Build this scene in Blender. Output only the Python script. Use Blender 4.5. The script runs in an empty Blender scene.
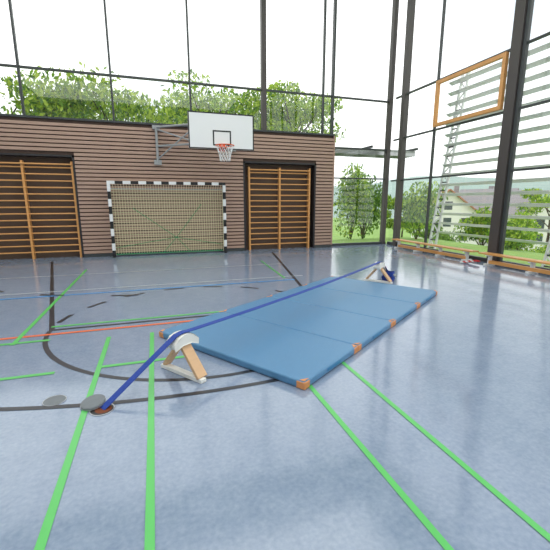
import bpy, math, random
from mathutils import Vector, Matrix, Euler
random.seed(7)
S=bpy.context.scene
S.view_settings.view_transform='Standard'

# ---------------------------------------------------------------- materials
def mat(name,col,rough=.5,metal=0,spec=.5,noise=None,bump=None,trans=0):
    m=bpy.data.materials.new(name);m.use_nodes=True
    nt=m.node_tree;b=nt.nodes['Principled BSDF']
    b.inputs['Base Color'].default_value=(*col,1)
    b.inputs['Roughness'].default_value=rough
    b.inputs['Metallic'].default_value=metal
    b.inputs['Specular IOR Level'].default_value=spec
    tc=nt.nodes.new('ShaderNodeTexCoord')
    src=None
    if noise:
        sc,amt,stretch=noise
        mp=nt.nodes.new('ShaderNodeMapping');mp.inputs['Scale'].default_value=stretch
        n=nt.nodes.new('ShaderNodeTexNoise');n.inputs['Scale'].default_value=sc;n.inputs['Detail'].default_value=5
        r=nt.nodes.new('ShaderNodeMix');r.data_type='RGBA'
        r.inputs['A'].default_value=(*[c*(1-amt) for c in col],1)
        r.inputs['B'].default_value=(*[min(1,c*(1+amt)) for c in col],1)
        nt.links.new(tc.outputs['Object'],mp.inputs['Vector'])
        nt.links.new(mp.outputs[0],n.inputs['Vector'])
        nt.links.new(n.outputs['Fac'],r.inputs['Factor'])
        nt.links.new(r.outputs['Result'],b.inputs['Base Color']);src=r.outputs['Result']
    if bump:
        n2=nt.nodes.new('ShaderNodeTexNoise');n2.inputs['Scale'].default_value=bump[0]
        bp=nt.nodes.new('ShaderNodeBump');bp.inputs['Strength'].default_value=bump[1];bp.inputs['Distance'].default_value=.01
        nt.links.new(tc.outputs['Object'],n2.inputs['Vector'])
        nt.links.new(n2.outputs['Fac'],bp.inputs['Height']);nt.links.new(bp.outputs[0],b.inputs['Normal'])
    if trans:
        t=nt.nodes.new('ShaderNodeBsdfTranslucent');t.inputs[0].default_value=(*[min(1,c*1.5) for c in col],1)
        mx=nt.nodes.new('ShaderNodeMixShader');mx.inputs[0].default_value=trans
        if src: nt.links.new(src,t.inputs[0])
        nt.links.new(b.outputs[0],mx.inputs[1]);nt.links.new(t.outputs[0],mx.inputs[2])
        nt.links.new(mx.outputs[0],nt.nodes['Material Output'].inputs[0])
    return m
def glass_mat():
    m=bpy.data.materials.new('window_glass');m.use_nodes=True;nt=m.node_tree
    nt.nodes.clear()
    o=nt.nodes.new('ShaderNodeOutputMaterial');mx=nt.nodes.new('ShaderNodeMixShader')
    t=nt.nodes.new('ShaderNodeBsdfTransparent');g=nt.nodes.new('ShaderNodeBsdfGlossy');g.inputs['Roughness'].default_value=.02
    t.inputs[0].default_value=(.98,.99,.985,1)
    mx.inputs[0].default_value=.04
    nt.links.new(t.outputs[0],mx.inputs[1]);nt.links.new(g.outputs[0],mx.inputs[2]);nt.links.new(mx.outputs[0],o.inputs[0])
    return m
def floor_mat():
    m=bpy.data.materials.new('linoleum_blue_grey');m.use_nodes=True;nt=m.node_tree;b=nt.nodes['Principled BSDF']
    tc=nt.nodes.new('ShaderNodeTexCoord')
    n1=nt.nodes.new('ShaderNodeTexNoise');n1.inputs['Scale'].default_value=.9;n1.inputs['Detail'].default_value=6;n1.inputs['Roughness'].default_value=.65
    n2=nt.nodes.new('ShaderNodeTexNoise');n2.inputs['Scale'].default_value=38;n2.inputs['Detail'].default_value=4
    n3=nt.nodes.new('ShaderNodeTexNoise');n3.inputs['Scale'].default_value=7;n3.inputs['Detail'].default_value=8;n3.inputs['Roughness'].default_value=.75
    for n in(n1,n2,n3): nt.links.new(tc.outputs['Object'],n.inputs['Vector'])
    r=nt.nodes.new('ShaderNodeValToRGB');r.color_ramp.elements[0].position=.36;r.color_ramp.elements[1].position=.64
    r.color_ramp.elements[0].color=(.175,.235,.345,1);r.color_ramp.elements[1].color=(.29,.355,.47,1)
    ad=nt.nodes.new('ShaderNodeMath');ad.operation='MULTIPLY_ADD';ad.inputs[1].default_value=.35;
    ad2=nt.nodes.new('ShaderNodeMath');ad2.operation='MULTIPLY_ADD';ad2.inputs[1].default_value=.4
    nt.links.new(n2.outputs['Fac'],ad.inputs[0]);
    mu=nt.nodes.new('ShaderNodeMath');mu.operation='MULTIPLY';mu.inputs[1].default_value=.25
    nt.links.new(n1.outputs['Fac'],mu.inputs[0]);nt.links.new(mu.outputs[0],ad.inputs[2])
    nt.links.new(n3.outputs['Fac'],ad2.inputs[0]);nt.links.new(ad.outputs[0],ad2.inputs[2])
    nt.links.new(ad2.outputs[0],r.inputs[0]);nt.links.new(r.outputs[0],b.inputs['Base Color'])
    rr=nt.nodes.new('ShaderNodeMapRange');rr.inputs['From Min'].default_value=.3;rr.inputs['From Max'].default_value=.7;rr.inputs['To Min'].default_value=.06;rr.inputs['To Max'].default_value=.19
    nt.links.new(n3.outputs['Fac'],rr.inputs['Value']);nt.links.new(rr.outputs[0],b.inputs['Roughness'])
    b.inputs['Specular IOR Level'].default_value=.8
    return m
M=dict(
 floor=floor_mat(),glass=glass_mat(),
 slat=mat('slat_wood_taupe',(.44,.29,.225),.6,noise=(3,.22,(1,1,14))),
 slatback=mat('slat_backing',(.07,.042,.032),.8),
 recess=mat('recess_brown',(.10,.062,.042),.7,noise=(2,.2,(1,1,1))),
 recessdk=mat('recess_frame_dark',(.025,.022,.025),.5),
 bar=mat('beech_orange',(.70,.34,.11),.4,noise=(4,.15,(1,1,8))),
 plaster=mat('plaster_light',(.72,.72,.70),.8,noise=(2,.04,(1,1,1))),
 frame=mat('frame_anthracite',(.045,.052,.055),.45),
 column=mat('column_brown_grey',(.07,.06,.058),.5),
 white=mat('white_paint',(.82,.83,.84),.45),
 black=mat('black_paint',(.012,.012,.014),.4),
 steel=mat('steel_grey',(.42,.43,.44),.35,.6),
 greyp=mat('grey_paint',(.35,.36,.37),.5),
 net=mat('net_cord',(.85,.80,.52),.8),
 green_rope=mat('green_rope',(.03,.34,.14),.7),
 orange=mat('hoop_orange',(.75,.10,.02),.4),
 matblue=mat('mat_vinyl_blue',(.085,.235,.425),.34,noise=(30,.10,(1,1,1)),bump=(160,.25)),
 matside=mat('mat_side_blue',(.04,.20,.40),.5),
 leather=mat('corner_leather_orange',(.66,.27,.10),.55,noise=(20,.2,(1,1,1))),
 strap=mat('strap_blue',(.006,.045,.32),.6,bump=(200,.4)),
 wood=mat('stand_plywood',(.66,.42,.24),.5,noise=(6,.15,(1,1,8))),
 pad=mat('stand_pad_white',(.80,.80,.77),.6),
 red=mat('red_webbing',(.55,.02,.03),.5),
 grn=mat('line_green',(.10,.50,.12),.3),
 blk=mat('line_black',(.025,.027,.035),.3),
 rd=mat('line_red',(.76,.15,.05),.3),
 lb=mat('line_lightblue',(.05,.30,.70),.3),
 wl=mat('line_pale',(.50,.56,.62),.3),
 lid=mat('lid_grey',(.15,.17,.19),.45,noise=(20,.15,(1,1,1))),
 lidrim=mat('lid_rim',(.45,.47,.5),.3,.7),
 sockin=mat('socket_inside',(.16,.04,.012),.8),
 bark=mat('bark',(.07,.05,.035),.9,noise=(5,.3,(1,1,3))),
 leafA=mat('leaf_green',(.21,.38,.035),.6,noise=(.9,.4,(1,1,1)),trans=.35),
 leafB=mat('leaf_yellowgreen',(.42,.56,.06),.6,noise=(.9,.35,(1,1,1)),trans=.35),
 leafC=mat('leaf_dark',(.09,.20,.03),.6,noise=(.9,.3,(1,1,1)),trans=.25),
 grass=mat('meadow_grass',(.22,.37,.08),.9,noise=(.4,.35,(1,1,1))),
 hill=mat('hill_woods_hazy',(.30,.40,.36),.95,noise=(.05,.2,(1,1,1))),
 render=mat('house_render_white',(.80,.79,.75),.8),
 tile=mat('roof_tile_red',(.42,.20,.13),.7,noise=(2,.2,(1,6,1))),
 tileg=mat('roof_tile_grey',(.28,.27,.28),.7,noise=(2,.2,(1,6,1))),
 winpane=mat('house_window_pane',(.08,.10,.12),.1),
 ceil=mat('ceiling_white',(.78,.78,.76),.8),
)
# ---------------------------------------------------------------- mesh builder
class MB:
    def __init__(s): s.v=[];s.f=[];s.m=[];s.names=[]
    def mi(s,n):
        if n not in s.names:s.names.append(n)
        return s.names.index(n)
    def face(s,pts,n):
        i=len(s.v);s.v+= [tuple(p) for p in pts];s.f.append(tuple(range(i,i+len(pts))));s.m.append(s.mi(n))
    def box(s,c,d,n,R=None):
        i=len(s.v);c=Vector(c)
        for z in(-.5,.5):
            for x,y in((-.5,-.5),(.5,-.5),(.5,.5),(-.5,.5)):
                p=Vector((x*d[0],y*d[1],z*d[2]))
                if R: p=R@p
                s.v.append(tuple(c+p))
        k=s.mi(n)
        for q in((3,2,1,0),(4,5,6,7),(0,1,5,4),(1,2,6,5),(2,3,7,6),(3,0,4,7)):
            s.f.append(tuple(i+a for a in q));s.m.append(k)
    def b2(s,x0,x1,y0,y1,z0,z1,n): s.box(((x0+x1)/2,(y0+y1)/2,(z0+z1)/2),(x1-x0,y1-y0,z1-z0),n)
    def beam(s,p0,p1,w,t,n,side=None):
        p0=Vector(p0);p1=Vector(p1);a=(p1-p0);L=a.length;a.normalize()
        sd=Vector(side) if side else (Vector((0,0,1)) if abs(a.z)<.9 else Vector((1,0,0)))
        sd=(sd-a*sd.dot(a)).normalized();o=a.cross(sd)
        R=Matrix((sd,o,a)).transposed()
        s.box((p0+p1)/2,(w,t,L),n,R)
    def cyl(s,p0,p1,r0,n,r1=None,seg=10,cap=True):
        r1=r0 if r1 is None else r1
        p0=Vector(p0);p1=Vector(p1);a=(p1-p0).normalized()
        u=a.orthogonal().normalized();w=a.cross(u);i=len(s.v);k=s.mi(n)
        for p,r in((p0,r0),(p1,r1)):
            for j in range(seg):
                t=2*math.pi*j/seg;s.v.append(tuple(p+(u*math.cos(t)+w*math.sin(t))*r))
        for j in range(seg):
            s.f.append((i+j,i+(j+1)%seg,i+seg+(j+1)%seg,i+seg+j));s.m.append(k)
        if cap:
            s.f.append(tuple(i+j for j in range(seg))[::-1]);s.m.append(k)
            s.f.append(tuple(i+seg+j for j in range(seg)));s.m.append(k)
    def tube(s,pts,r,n,seg=8,closed=False):
        P=[Vector(p) for p in pts];m=len(P)
        for j in range(m if closed else m-1): s.cyl(P[j],P[(j+1)%m],r,n,seg=seg)
    def build(s,name,bevel=0,smooth=False,parent=None,seg=2):
        me=bpy.data.meshes.new(name);me.from_pydata(s.v,[],s.f)
        for n in s.names: me.materials.append(M[n])
        me.polygons.foreach_set('material_index',s.m);me.update()
        if smooth: me.polygons.foreach_set('use_smooth',[True]*len(s.f))
        o=bpy.data.objects.new(name,me);S.collection.objects.link(o)
        if bevel:
            b=o.modifiers.new('bevel','BEVEL');b.width=bevel;b.segments=seg;b.limit_method='ANGLE'
        if parent:o.parent=parent
        return o
def empty(name,loc=(0,0,0)):
    e=bpy.data.objects.new(name,None);e.location=loc;S.collection.objects.link(e);return e

# ---------------------------------------------------------------- shell
X0,X1,Y0,Y1,H=-9.0,8.05,-9.0,11.6,8.6
m=MB();m.b2(X0,X1+.2,Y0,Y1+.2,-.3,0,'floor');m.build('floor')
m=MB();m.b2(X0,X1+.3,Y0,Y1+.3,H,H+.3,'ceil');m.build('ceiling')
m=MB();m.b2(X0-.25,X0,Y0,Y1+.2,0,H,'plaster');m.build('wall_left')
m=MB();m.b2(X0-.25,X1+.2,Y0-.25,Y0,0,H,'plaster');m.build('wall_rear')
WT=3.62;WF=11.36;XE=5.72
recs=[(-4.5,-1.93),(2.66,5.08)];RZ=2.74
m=MB()
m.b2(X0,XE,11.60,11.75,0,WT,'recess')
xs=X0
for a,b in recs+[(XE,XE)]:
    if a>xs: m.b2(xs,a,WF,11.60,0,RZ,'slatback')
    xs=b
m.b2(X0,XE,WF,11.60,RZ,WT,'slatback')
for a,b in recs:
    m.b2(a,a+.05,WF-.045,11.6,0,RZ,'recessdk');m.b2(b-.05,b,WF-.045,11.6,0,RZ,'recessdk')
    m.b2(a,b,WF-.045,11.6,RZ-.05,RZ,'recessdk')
pitch=.105;z=.10
while z+.075<WT:
    segs=[(X0,XE)]
    if z<RZ: segs=[(X0,recs[0][0]),(recs[0][1],recs[1][0]),(recs[1][1],XE)]
    for a,b in segs: m.b2(a,b,WF-.04,WF,z,z+.074,'slat')
    z+=pitch
m.b2(X0,XE,WF-.05,11.75,WT,WT+.05,'frame')
m.b2(XE-.03,XE+.01,WF-.05,11.75,0,WT,'slat')
m.build('wall_back')
for nm,a,b in(('baseboard_back',recs[0][1],recs[1][0]),('baseboard_end',recs[1][1],XE)):
    m=MB();m.b2(a,b,WF-.055,WF-.041,0,.09,'frame');m.build(nm)

# ---- clerestory + corner glazing (back side)
m=MB()
m.b2(X0,XE,11.66,11.672,WT+.05,H,'glass');m.b2(XE,X1,11.66,11.672,.06,H,'glass')
for x in(-7.4,-5.2,-3.05,-.9,1.2,5.42): m.b2(x-.025,x+.025,11.60,11.70,WT+.05,H,'frame')
m.b2(3.34,3.48,11.54,11.72,WT+.05,H,'column')
m.b2(X0,X1,11.62,11.7,4.86,4.91,'frame')
m.b2(XE,X1,11.6,11.7,2.3,2.34,'frame')
m.b2(XE,X1,11.6,11.7,3.28,3.33,'frame')
m.b2(XE,X1,11.58,11.72,0,.08,'frame')
m.b2(5.73,5.79,11.58,11.72,.0,H,'frame');m.b2(7.88,8.02,11.57,11.73,0,H,'column')
m.build('window_1')
# ---- right glazed wall
m=MB()
m.b2(X1+.04,X1+.052,Y0,Y1-.1,.08,H,'glass')
for z in(2.25,3.62,4.98): m.b2(X1,X1+.08,Y0,Y1-.1,z-.022,z+.022,'frame')
m.b2(X1,X1+.12,Y0,Y1-.1,0,.1,'frame')
m.b2(X1-.06,X1+.12,10.92,11.09,0,H,'column')
for y in(4.7,2.3,-.1,-2.5,-4.9): m.b2(X1,X1+.1,y-.03,y+.03,0,H,'frame')
m.b2(X1-.06,X1+.17,6.88,7.14,0,H,'column')
m.b2(X1-.02,X1+.06,6.78,6.86,0,H,'frame')
m.b2(X1,X1+.08,9.51,9.55,0,H,'frame')
ya,yb,za,zb=7.2,9.46,3.68,4.93
m.b2(X1-.10,X1-.01,ya,yb,za,za+.09,'bar');m.b2(X1-.10,X1-.01,ya,yb,zb-.09,zb,'bar')
m.b2(X1-.10,X1-.01,ya,ya+.09,za+.09,zb-.09,'bar');m.b2(X1-.10,X1-.01,yb-.09,yb,za+.09,zb-.09,'bar')
m.build('window_2')

# ---------------------------------------------------------------- floor markings
m=MB();Z=.0025;w=.05
def strip(pts,mt,z=Z,w=w,closed=False):
    n=len(pts);L=[];R=[]
    for i,p in enumerate(pts):
        a=Vector(pts[max(0,i-1)]);b=Vector(pts[min(n-1,i+1)]);d=(b-a).normalized();q=Vector((-d.y,d.x))*w/2
        L.append(Vector(p)+q);R.append(Vector(p)-q)
    for i in range(n-1):
        m.face([(R[i].x,R[i].y,z),(R[i+1].x,R[i+1].y,z),(L[i+1].x,L[i+1].y,z),(L[i].x,L[i].y,z)],mt)
def arc(cx,cy,r,a0,a1,n=40): return [(cx+r*math.cos(math.radians(a0+(a1-a0)*i/n)),cy+r*math.sin(math.radians(a0+(a1-a0)*i/n))) for i in range(n+1)]
C=(.52,4.84)
strip(arc(*C,1.8,180,285),'blk',.003)
for k in range(8):
    a=170-k*22;strip(arc(*C,1.8,a,a-11,6),'blk',.003,.06)
strip([(-1.28,4.86),(2.32,4.86)],'blk',.0031)
strip([(-1.26,4.84),(-2.6,10.75)],'blk',.0032,.06);strip([(2.25,4.84),(3.4,10.75)],'blk',.0032,.06)
strip(arc(.45,9.05,6.25,188,276,70),'blk',.0034)
strip([(-6.5,4.70),(1.2,4.70)],'rd',.0036,.055)
strip([(-7,6.72),(2.6,6.72)],'lb',.0038,.055)
strip([(-7,7.05),(2.9,7.05)],'wl',.0038,.04)
strip([(-1.55,9.2),(-1.55,4.45)],'grn',.004)
strip([(-1.3,4.99),(.9,4.99)],'grn',.004)
strip([(-6.5,4.50),(-1.2,4.50)],'grn',.0041)
strip([(-.58,4.40),(-.58,.3)],'grn',.0042,.045);strip([(-.11,4.40),(-.11,.3)],'grn',.0042,.045)
strip([(1.165,5.0),(1.165,.3)],'grn',.0042,.04);strip([(1.65,5.0),(1.65,.3)],'grn',.0042,.04)
strip([(-6,3.57),(-.95,3.57)],'grn',.0044);strip([(-.58,3.57),(.2,3.57)],'grn',.0044)
strip([(2.6,9.2),(2.45,6.9)],'grn',.0046,.04)
strip([(-7,8.6),(3,8.6)],'wl',.0047,.03)
for k in range(5):
    a=200+k*14;strip(arc(.45,11.3,5.0,a,a+5,5),'blk',.0048,.06)
m.build('floor_markings')

# ---------------------------------------------------------------- wall bars
def wall_bars(name,posts,y=11.44):
    m=MB()
    for x in posts: m.b2(x-.025,x+.025,y-.07,y+.07,0,2.58,'bar')
    for i in range(len(posts)-1):
        for k in range(14):
            z=.18+k*.172
            m.cyl((posts[i],y-.03,z),(posts[i+1],y-.03,z),.019,'bar',seg=8)
        m.cyl((posts[i],y-.09,2.50),(posts[i+1],y-.09,2.50),.02,'bar',seg=8)
    for x in posts: m.b2(x-.02,x+.02,y+.07,11.6,2.3,2.34,'steel')
    m.build(name)
wall_bars('wall_bars',[-4.36,-3.18,-2.02])
wall_bars('wall_bars',[2.86,3.86,4.88])

# ---------------------------------------------------------------- handball goal
g=empty('handball_goal',(0.44,11.02,0))
m=MB();gx0,gx1=-1.6,1.6;n=10
for x in(gx0,gx1-.08):
    for k in range(n):
        m.b2(x,x+.08,-.04,.04,k*.2,(k+1)*.2,'black' if k%2==0 else 'white')
nb=16
for k in range(nb):
    a=gx0+k*.2;m.b2(a,a+.2,-.04,.04,2.0,2.08,'black' if k%2==1 else 'white')
m.build('frame',parent=g)
m=MB()
for x in(gx0+.04,gx1-.04):
    m.tube([(x,.04,1.95),(x,.22,1.88),(x,.26,.03),(x,.04,.03)],.016,'steel')
m.tube([(gx0+.04,.26,.03),(gx1-.04,.26,.03)],.016,'steel')
m.tube([(gx0+.04,.22,1.88),(gx1-.04,.22,1.88)],.018,'steel')
m.build('net_support',parent=g)
m=MB();r=.0048
nx=44
for i in range(nx+1):
    x=gx0+.06+(gx1-gx0-.12)*i/nx
    m.beam((x,.04,2.0),(x,.21,1.86),2*r,2*r,'net');m.beam((x,.21,1.86),(x,.235,.05),2*r,2*r,'net')
for k in range(27):
    z=.05+k*.0695;y=.235-.025*(z/1.86)
    m.beam((gx0+.06,y,z),(gx1-.06,y,z),2*r,2*r,'net')
    for x in(gx0+.05,gx1-.05): m.beam((x,.04,z),(x,y,z),2*r,2*r,'net')
m.build('net',parent=g)
m=MB()
cpt=(.15,.20,.50)
for p in((-1.0,.19,1.35),(.9,.19,1.45),(-.25,.2,.05),(.55,.2,.05),(-1.5,.2,.25),(1.5,.2,.25)):
    m.tube([cpt,p],.007,'green_rope',seg=6)
m.tube([(-1.52,.2,.06),(1.52,.2,.06)],.012,'green_rope',seg=6)
m.build('net_rope',parent=g)

# ---------------------------------------------------------------- basketball hoop
b=empty('basketball_hoop',(1.81,10.06,0))
m=MB()
m.b2(-.86,.86,0,.035,2.88,3.78,'white')
def rect(x0,x1,z0,z1,t,y,mt):
    m.b2(x0,x1,y-.004,y,z0,z0+t,mt);m.b2(x0,x1,y-.004,y,z1-t,z1,mt)
    m.b2(x0,x0+t,y-.004,y,z0+t,z1-t,mt);m.b2(x1-t,x1,y-.004,y,z0+t,z1-t,mt)
rect(-.86,.86,2.88,3.78,.03,0,'black');rect(-.24,.24,2.97,3.35,.035,-.001,'black')
m.build('backboard',parent=b)
m=MB();hz=2.93
c=[( .23*math.cos(t),-.36+.23*math.sin(t),hz) for t in [2*math.pi*i/28 for i in range(28)]]
m.tube(c,.013,'orange',closed=True)
m.b2(-.09,.09,-.12,-.004,hz-.03,hz+.02,'orange');m.b2(-.08,.08,-.014,-.004,hz-.1,hz+.09,'orange')
m.tube([(-.07,-.01,hz-.1),(-.12,-.17,hz)],.008,'orange');m.tube([(.07,-.01,hz-.1),(.12,-.17,hz)],.008,'orange')
m.build('rim',parent=b)
m=MB()
def rp(a,z,rr): return (rr*math.cos(a),-.36+rr*math.sin(a),z)
lv=[(hz,.225),(hz-.1,.19),(hz-.2,.155),(hz-.3,.135),(hz-.38,.13)]
for j in range(12):
    a=2*math.pi*j/12
    for i in range(4):
        for sg in(-1,1):
            m.tube([rp(a+(sg*math.pi/12 if i%2 else 0),*lv[i]),rp(a+(0 if i%2 else sg*math.pi/12),*lv[i+1])],.0055,'white',seg=5)
m.build('hoop_net',parent=b)
m=MB()
for z in(3.05,3.55):
    m.tube([(-.35,.035,z),(-.35,.16,z),(-1.62,1.18,z)],.028,'greyp')
    m.tube([(.35,.035,z),(.35,.16,z),(-.35,.16,z)],.024,'greyp')
    m.tube([(.35,.16,z),(.55,1.18,z)],.02,'greyp')
m.tube([(-.35,.14,2.95),(-.35,.14,3.65)],.024,'greyp');m.tube([(.35,.14,2.95),(.35,.14,3.65)],.024,'greyp')
m.tube([(-1.62,1.18,2.6),(-1.62,1.18,3.6)],.035,'greyp')
m.tube([(-1.62,1.18,2.7),(-.6,.36,3.52)],.02,'greyp');m.tube([(-1.62,1.18,3.5),(-.6,.36,3.07)],.02,'greyp')
m.b2(-1.72,-1.52,1.16,1.24,2.55,2.68,'greyp');m.b2(-1.72,-1.52,1.16,1.24,3.5,3.6,'greyp');m.b2(.48,.62,1.16,1.24,3.0,3.58,'greyp')
m.build('swing_arm',parent=b)

# ---------------------------------------------------------------- gym mats
dx=Vector((.828,.561,0)).normalized();dy=Vector((-dx.y,dx.x,0));O=Vector((1.09,2.57,0))
ang=math.atan2(dx.y,dx.x)
T=.075
for i in range(4):
    o=O+dx*(i*1.007)
    e=empty('gym_mat',o);e.rotation_euler=(0,0,ang)
    m=MB();m.b2(0,1,0,2.0,.003,T,'matblue')
    m.build('cover',bevel=.018,parent=e,seg=3)
    m=MB()
    for x in(0,1):
        for y in(0,2.0):
            sx=1 if x==0 else -1;sy=1 if y==0 else -1
            xa,xb=sorted((x-.002*sx,x+.085*sx));ya_,yb_=sorted((y-.003*sy,y+.085*sy))
            m.b2(xa,xb,ya_,yb_,.002,T-.006,'leather')
            q=[(x+.010*sx,y+.010*sy,T+.0022),(x+.085*sx,y+.010*sy,T+.0022),(x+.010*sx,y+.06*sy,T+.0022)]
            if sx*sy<0:q=q[::-1]
            m.face(q,'leather')
    m.build('corner_patches',bevel=.01,parent=e)
    m=MB();m.b2(.38,.62,-.006,0,.03,.055,'matside');m.b2(.38,.62,2.0,2.006,.03,.055,'matside')
    m.build('handles',parent=e)

# ---------------------------------------------------------------- slackline
A=Vector((-.46,2.78,.004));P1=Vector((.17,3.19,0));P2=Vector((4.06,6.0,0));Bp=Vector((4.56,6.30,.006))
sd=(P2-P1).normalized();sn=Vector((sd.y,-sd.x,0))
HT=.385
def ribbon(m,pts,w,t,n,side):
    P=[Vector(p) for p in pts]
    for i in range(len(P)-1):
        m.beam(P[i],P[i+1]+(P[i+1]-P[i]).normalized()*.004,w,t,n,side=side)
sl=empty('slackline',A)
m=MB();loc=lambda p:Vector(p)-A
top=lambda P,z:Vector((P.x,P.y,z))
pts=[A+Vector((0,0,-.0)),top(P1-sd*.07,HT+.004),top(P1,HT+.014),top(P1+sd*.07,HT+.006)]
N=14
a=P1+sd*.07;b_=P2-sd*.07
for i in range(1,N):
    t=i/N;q=a.lerp(b_,t);pts.append(Vector((q.x,q.y,HT+.006-.03*4*t*(1-t))))
pts+=[top(P2-sd*.07,HT+.006),top(P2,HT+.014),top(P2+sd*.07,HT+.004),Bp]
ribbon(m,[loc(p) for p in pts],.062,.005,'strap',sn)
m.build('webbing',parent=sl)
m=MB()
k=loc(P2+sd*.25);k.z=.215
m.beam(k-sd*.07+Vector((0,0,.05)),k+sd*.07-Vector((0,0,.03)),.062,.03,'steel',side=sn)
m.beam(k-sd*.05+Vector((0,0,.085)),k+sd*.09+Vector((0,0,.01)),.055,.02,'red',side=sn)
m.cyl(k-sn*.04,k+sn*.04,.022,'steel')
m.build('ratchet',parent=sl)
m=MB();rnd=random.Random(3)
cc=loc(P2+sd*.24+sn*.10)
for j in range(11):
    pts=[];r0=.06+.06*rnd.random();ph=rnd.random()*6
    for i in range(15):
        t=ph+i*.5;pts.append(cc+Vector((math.cos(t)*r0+rnd.uniform(-.01,.01),math.sin(t)*r0*1.2,.02+.014*j+.012*math.sin(i*1.3+j)+.004)))
    ribbon(m,pts,.045,.004,'strap' if j%4 else 'red',(0,0,1))
m.build('webbing_tail',parent=sl)

def stand(P,flip=1):
    e=empty('slackline_stand',P);e.rotation_euler=(0,0,math.atan2(sd.y,sd.x))
    m=MB()
    for s in(-1,1):
        top_=Vector((.0,-s*.012,.335));bot=Vector((0,s*.24,.036))
        m.beam(bot,top_,.105 if s<0 else .085,.032,'wood',side=(1,0,0))
    m.build('legs',bevel=.004,parent=e)
    m=MB()
    m.beam((-.015,-.275,.02),(-.015,.275,.02),.036,.06,'pad',side=(0,0,1))
    m.build('foot_bar',bevel=.004,parent=e)
    m=MB()
    prof=[(-.125,.275),(-.13,.315),(-.08,.37),(-.03,.385),(.03,.385),(.08,.37),(.13,.315),(.125,.275),(.05,.30),(-.05,.30)]
    nn=len(prof);hw=.065
    for y in(-hw,hw):
        for x,z in prof:m.v.append((x,y,z))
    kx=m.mi('pad')
    for j in range(nn):
        m.f.append((j,(j+1)%nn,nn+(j+1)%nn,nn+j));m.m.append(kx)
    for q in((0,1,2,9),(2,3,4,5,8,9),(5,6,7,8)):
        m.f.append(tuple(q));m.m.append(kx);m.f.append(tuple(nn+a for a in q[::-1]));m.m.append(kx)
    m.build('padded_head',bevel=.008,parent=e)
stand(P1);stand(P2)

def ring(m,c,r,z,n,seg=32):
    m.face([(c[0]+r*math.cos(2*math.pi*i/seg),c[1]+r*math.sin(2*math.pi*i/seg),z) for i in range(seg)],n)
for P in(A,Bp):
    m=MB();m.cyl((P.x,P.y,.0),(P.x,P.y,.0052),.088,'lidrim',seg=32);ring(m,P,.080,.0058,'black');ring(m,(P.x+.01,P.y-.005),.06,.0064,'sockin')
    m.build('floor_socket')
def lid(c,z,tilt,name='floor_socket_cover'):
    m=MB();m.cyl((0,0,0),(0,0,.014),.088,'lid',seg=36);m.cyl((0,0,.014),(0,0,.016),.08,'lid',seg=36);m.cyl((0,0,-.001),(0,0,.006),.091,'lidrim',seg=36)
    o=m.build(name);o.location=(c[0],c[1],z);o.rotation_euler=tilt
lid((-.53,2.865),.02,(math.radians(7),math.radians(-6),0))
lid((4.68,6.42),.010,(math.radians(4),0,0))
m=MB();m.cyl((-.83,3.03,0),(-.83,3.03,.006),.078,'lid',seg=36);m.cyl((-.83,3.03,0),(-.83,3.03,.0055),.083,'lidrim',seg=36);m.build('floor_socket_lid')

# ---------------------------------------------------------------- benches
def bench(y0,y1,x=7.72):
    e=empty('gym_bench',(x,y0,0));L=y1-y0
    m=MB()
    m.b2(-.12,.12,0,L,.265,.30,'bar');m.b2(-.045,.045,.25,L-.25,.05,.13,'bar')
    m.build('seat_and_rail',bevel=.005,parent=e)
    m=MB();nk=4
    for i in range(nk):
        y=.25+(L-.5)*i/(nk-1)
        m.b2(-.035,.035,y-.035,y+.035,.025,.264,'white')
        m.b2(-.15,.15,y-.04,y+.04,0,.05,'white');m.b2(-.11,.11,y-.04,y+.04,.235,.2645,'white')
    m.build('feet',bevel=.006,parent=e)
bench(7.25,10.6);bench(3.3,7.05)
m=MB();rnd=random.Random(5)
for j in range(6):
    pts=[];r0=.05+.03*rnd.random()
    for i in range(13): pts.append((7.42+.03*j+math.cos(i*.52)*r0,7.3-.05*j+math.sin(i*.52)*r0,.02+.012*j+.004*math.sin(i)))
    m.tube(pts,.016,'red' if j%2 else 'white',seg=6)
m.build('skipping_rope_bundle')

# ---------------------------------------------------------------- exterior
def terr(x,y):
    d=max(x-9.2,y-12.8)
    t=max(0,min(1,(d-3)/22));t=t*t*(3-2*t)
    return -.35-4.4*t
m=MB()
gx=[-60,-40,-25,-15,-9.3,0,8.3,9,11,13,15,18,21,25,30,40,60,90,140,260];gy=[-60,-30,-12,0,6,11.9,13,15,17,20,23,27,33,45,70,110,170,280]
def inside(x0,x1,y0,y1): return x1<=8.3+1e-6 and y1<=11.9+1e-6 and x0>=-9.3-1e-6 and y0>=-12-1e-6
for i in range(len(gx)-1):
    for j in range(len(gy)-1):
        a,b2,c,d=gx[i],gx[i+1],gy[j],gy[j+1]
        if inside(a,b2,c,d): continue
        m.face([(a,c,terr(a,c)),(b2,c,terr(b2,c)),(b2,d,terr(b2,d)),(a,d,terr(a,d))],'grass')
m.build('meadow_ground',smooth=True)
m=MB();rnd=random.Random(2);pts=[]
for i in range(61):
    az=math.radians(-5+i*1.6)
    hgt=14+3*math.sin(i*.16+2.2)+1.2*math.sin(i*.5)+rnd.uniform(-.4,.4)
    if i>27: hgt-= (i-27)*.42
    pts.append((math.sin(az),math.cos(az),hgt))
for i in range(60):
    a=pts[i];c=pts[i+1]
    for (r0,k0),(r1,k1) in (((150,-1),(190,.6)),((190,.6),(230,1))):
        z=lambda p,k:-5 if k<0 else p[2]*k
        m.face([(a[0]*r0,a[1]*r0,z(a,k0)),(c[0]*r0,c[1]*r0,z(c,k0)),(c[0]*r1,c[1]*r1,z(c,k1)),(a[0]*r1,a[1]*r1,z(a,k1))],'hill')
m.build('distant_hill',smooth=True)

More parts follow.
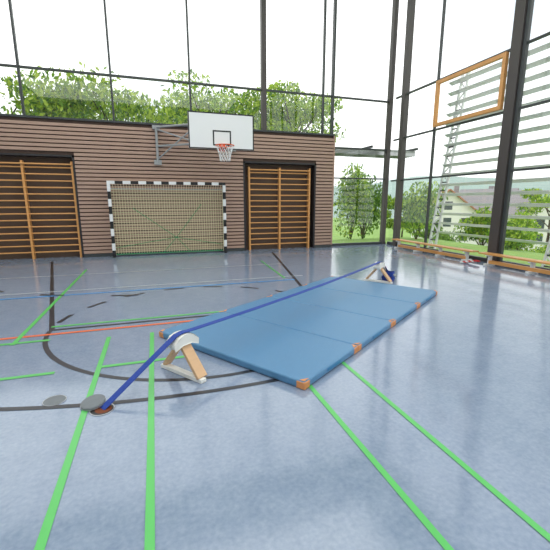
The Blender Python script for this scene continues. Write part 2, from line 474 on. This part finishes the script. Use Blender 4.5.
def leaves(m,c,R,n,size,rnd,mats):
    for _ in range(n):
        while True:
            p=Vector((rnd.uniform(-1,1),rnd.uniform(-1,1),rnd.uniform(-1,1)))
            if .25<p.length<1: break
        q=Vector((c[0]+p.x*R[0],c[1]+p.y*R[1],c[2]+p.z*R[2]))
        E=Euler((rnd.uniform(0,6.3),rnd.uniform(0,6.3),rnd.uniform(0,6.3))).to_matrix()
        s=size*rnd.uniform(.6,1.3)
        u=E@Vector((s,0,0));v=E@Vector((0,s*.55,0))
        m.face([q-u,q-v*.8-u*.2,q+u,q+v*.8-u*.2],rnd.choice(mats))
def tree(name,x,y,top,R,n,size,seed,mats=('leafA','leafB','leafB','leafC'),base=None,clusters=16,low=.35):
    rnd=random.Random(seed);z0=terr(x,y) if base is None else base
    m=MB();h=top-z0
    m.cyl((x,y,z0-.1),(x+.1,y,z0+h*.45),.035*h*.6,'bark',r1=.018*h*.7,seg=10)
    m.cyl((x+.1,y,z0+h*.45),(x,y+.1,z0+h*.85),.018*h*.7,'bark',r1=.01,seg=8)
    for k in range(clusters):
        a=rnd.uniform(0,6.28);rr=R*math.sqrt(rnd.uniform(.02,.8));t=rnd.uniform(low,.93)
        shrink=math.sqrt(max(.15,1-((t-.68)/.5)**2))
        c=(x+math.cos(a)*rr*shrink,y+math.sin(a)*rr*shrink,z0+h*t)
        m.cyl((x+.05,y,z0+h*max(.25,t-.22)),c,.014*h*.5,'bark',r1=.015,seg=6)
        cr=R*rnd.uniform(.25,.42)
        leaves(m,c,(cr,cr,cr*.55),n//clusters,size,rnd,mats)
    return m.build(name)
def bush(name,x,y,hgt,R,n,size,seed,mats=('leafA','leafB','leafC')):
    rnd=random.Random(seed);z0=terr(x,y);m=MB()
    for k in range(7):
        a=rnd.uniform(0,6.28);rr=R*rnd.uniform(0,.6)
        c=(x+math.cos(a)*rr,y+math.sin(a)*rr,z0+hgt*rnd.uniform(.3,.75))
        m.cyl((x,y,z0-.05),c,.04,'bark',r1=.012,seg=5)
        leaves(m,c,(R*.55,R*.55,hgt*.3),n//7,size,rnd,mats)
    m.build(name)
tree('deciduous_tree',-5.6,17.5,6.3,3.3,6400,.12,11,base=-.9,low=.68,clusters=24)
tree('deciduous_tree',-1.4,18.5,6.7,3.5,7000,.12,12,base=-1.,low=.68,clusters=26)
tree('deciduous_tree',2.8,19.5,7.2,3.0,5600,.12,13,base=-1.4,low=.68,clusters=22)
tree('deciduous_tree',7.2,19.0,7.4,3.2,7200,.12,14,base=-1.2,low=.60,clusters=26)
tree('deciduous_tree',-10,19.0,6.8,3.0,4600,.12,15,base=-1.2,low=.62,clusters=20)
bush('garden_bush',10.0,17.6,3.9,1.3,2800,.10,21)
bush('garden_bush',11.9,19.5,4.6,1.6,2800,.11,22,('leafC','leafA'))
bush('garden_bush',12.8,15.8,2.9,1.2,2200,.10,23)
tree('garden_tree',16.2,21.5,2.2,1.7,3800,.12,24,clusters=12,low=.2)
tree('garden_tree',18.9,22.0,1.0,1.6,3000,.12,25,('leafC','leafA'),clusters=12,low=.2)
bush('garden_bush',18.0,16.5,2.4,1.5,2400,.11,26)
bush('garden_bush',22.0,17.5,3.0,1.6,2400,.12,27,('leafA','leafB'))
bush('garden_bush',14.5,12.0,1.2,1.2,2200,.09,28)
tree('garden_tree',33,23.5,2.8,2.6,3400,.15,29,clusters=12,low=.25)
bush('garden_bush',30,33,3.0,2.6,2400,.14,31,('leafC','leafA'))

def house(x,y,rot,W_=8,D_=9,hw=4.6,hr=7.9,roof='tile'):
    e=empty('house',(x,y,terr(x,y)));e.rotation_euler=(0,0,math.radians(rot))
    m=MB()
    w,d=W_/2,D_/2
    m.b2(-w,w,-d,d,0,hw,'render')
    for y_ in(-d,d): m.face([(-w,y_,hw),(w,y_,hw),(0,y_,hr-.15)][::(1 if y_<0 else -1)],'render')
    m.build('walls',parent=e)
    m=MB()
    for s in(-1,1):
        a=Vector((s*(w+.5),0,hw-.35));c=Vector((0,0,hr))
        m.beam(a,c,D_+1.2,.16,roof,side=(0,1,0))
    m.b2(1.2,1.8,-.4,.4,hr-2,hr+.6,'tileg')
    m.build('roof',parent=e)
    m=MB()
    for z in(1.0,2.9):
        for t in(-.55,0,.55):
            m.b2(t*w-.5,t*w+.5,-d-.03,-d,z,z+1.2,'winpane')
            for sx in(-1,1):
                xx=sorted((sx*w,sx*(w+.03)));m.b2(xx[0],xx[1],t*d-.5,t*d+.5,z,z+1.2,'winpane')
    m.b2(-.5,.5,-d-.03,-d,hw+.6,hw+1.7,'winpane')
    m.build('windows',parent=e)
house(41,45,-35,roof='tile');house(49,43,40,roof='tileg');house(52,35,-60,roof='tile');house(60,55,20,roof='tileg',hr=8.6);house(56,28,70,roof='tile');house(66,42,-20,roof='tile',hr=9)

m=MB()
m.b2(5.4,9.4,12.0,12.9,3.30,3.38,'greyp')
for k in range(6): m.b2(5.4,9.4,12.0+.15*k,12.03+.15*k,3.18,3.30,'steel')
for x in(5.5,7.4,9.3): m.b2(x-.03,x+.03,11.76,12.9,3.38,3.46,'frame')
m.build('canopy')
m=MB()
for i in range(16):
    m.box((8.86,7.55,.55+.30*i),(.15,4.7,.018),'white',Euler((0,math.radians(28),0)).to_matrix())
def mast(yb,yt,zt=5.3):
    zb=-.5;w=.30
    ch=[]
    for s in(-.5,.5):
        a=Vector((8.74,yb+s*w,zb));b_=Vector((9.0,yt+s*w*.8,zt));m.beam(a,b_,.06,.05,'white');ch.append((a,b_))
    N=22
    for i in range(N):
        p=ch[i%2][0].lerp(ch[i%2][1],i/N);q=ch[(i+1)%2][0].lerp(ch[(i+1)%2][1],(i+1)/N);m.beam(p,q,.03,.03,'white')
        p=ch[0][0].lerp(ch[0][1],i/N);q=ch[1][0].lerp(ch[1][1],i/N);m.beam(p,q,.035,.035,'frame')
mast(10.05,9.45);mast(6.15,5.5)
m.build('sunshade_louvres')

# ---------------------------------------------------------------- lights
def area(name,loc,rot,sx,sy,P,col=(1,1,1)):
    l=bpy.data.lights.new(name,'AREA');l.shape='RECTANGLE';l.size=sx;l.size_y=sy;l.energy=P;l.color=col
    o=bpy.data.objects.new(name,l);o.location=loc;o.rotation_euler=rot;S.collection.objects.link(o)
for i,y in enumerate((-5,1,7)): area('ceiling_fill',(-.5,y,H-.05),(0,0,0),13,4.5,375,(1,.985,.96))  # added fill lights above the view to brighten the interior, no visible fixtures
w=bpy.data.worlds.new('overcast_sky');S.world=w;w.use_nodes=True
nt=w.node_tree;bg=nt.nodes['Background'];bg.inputs[1].default_value=1.9
tc=nt.nodes.new('ShaderNodeTexCoord');n=nt.nodes.new('ShaderNodeTexNoise');n.inputs['Scale'].default_value=2.2;n.inputs['Detail'].default_value=4
r=nt.nodes.new('ShaderNodeValToRGB');r.color_ramp.elements[0].color=(.55,.60,.66,1);r.color_ramp.elements[1].color=(1,1,1,1)
r.color_ramp.elements[0].position=.30;r.color_ramp.elements[1].position=.52
nt.links.new(tc.outputs['Generated'],n.inputs['Vector']);nt.links.new(n.outputs['Fac'],r.inputs[0]);nt.links.new(r.outputs[0],bg.inputs[0])

# ---------------------------------------------------------------- camera
cd=bpy.data.cameras.new('camera');cd.sensor_width=36;cd.lens=24.02;cd.clip_end=1000
co=bpy.data.objects.new('camera',cd);co.location=(0,0,1.53);co.rotation_euler=(math.radians(78.7),0,math.radians(-18))
S.collection.objects.link(co);S.camera=co
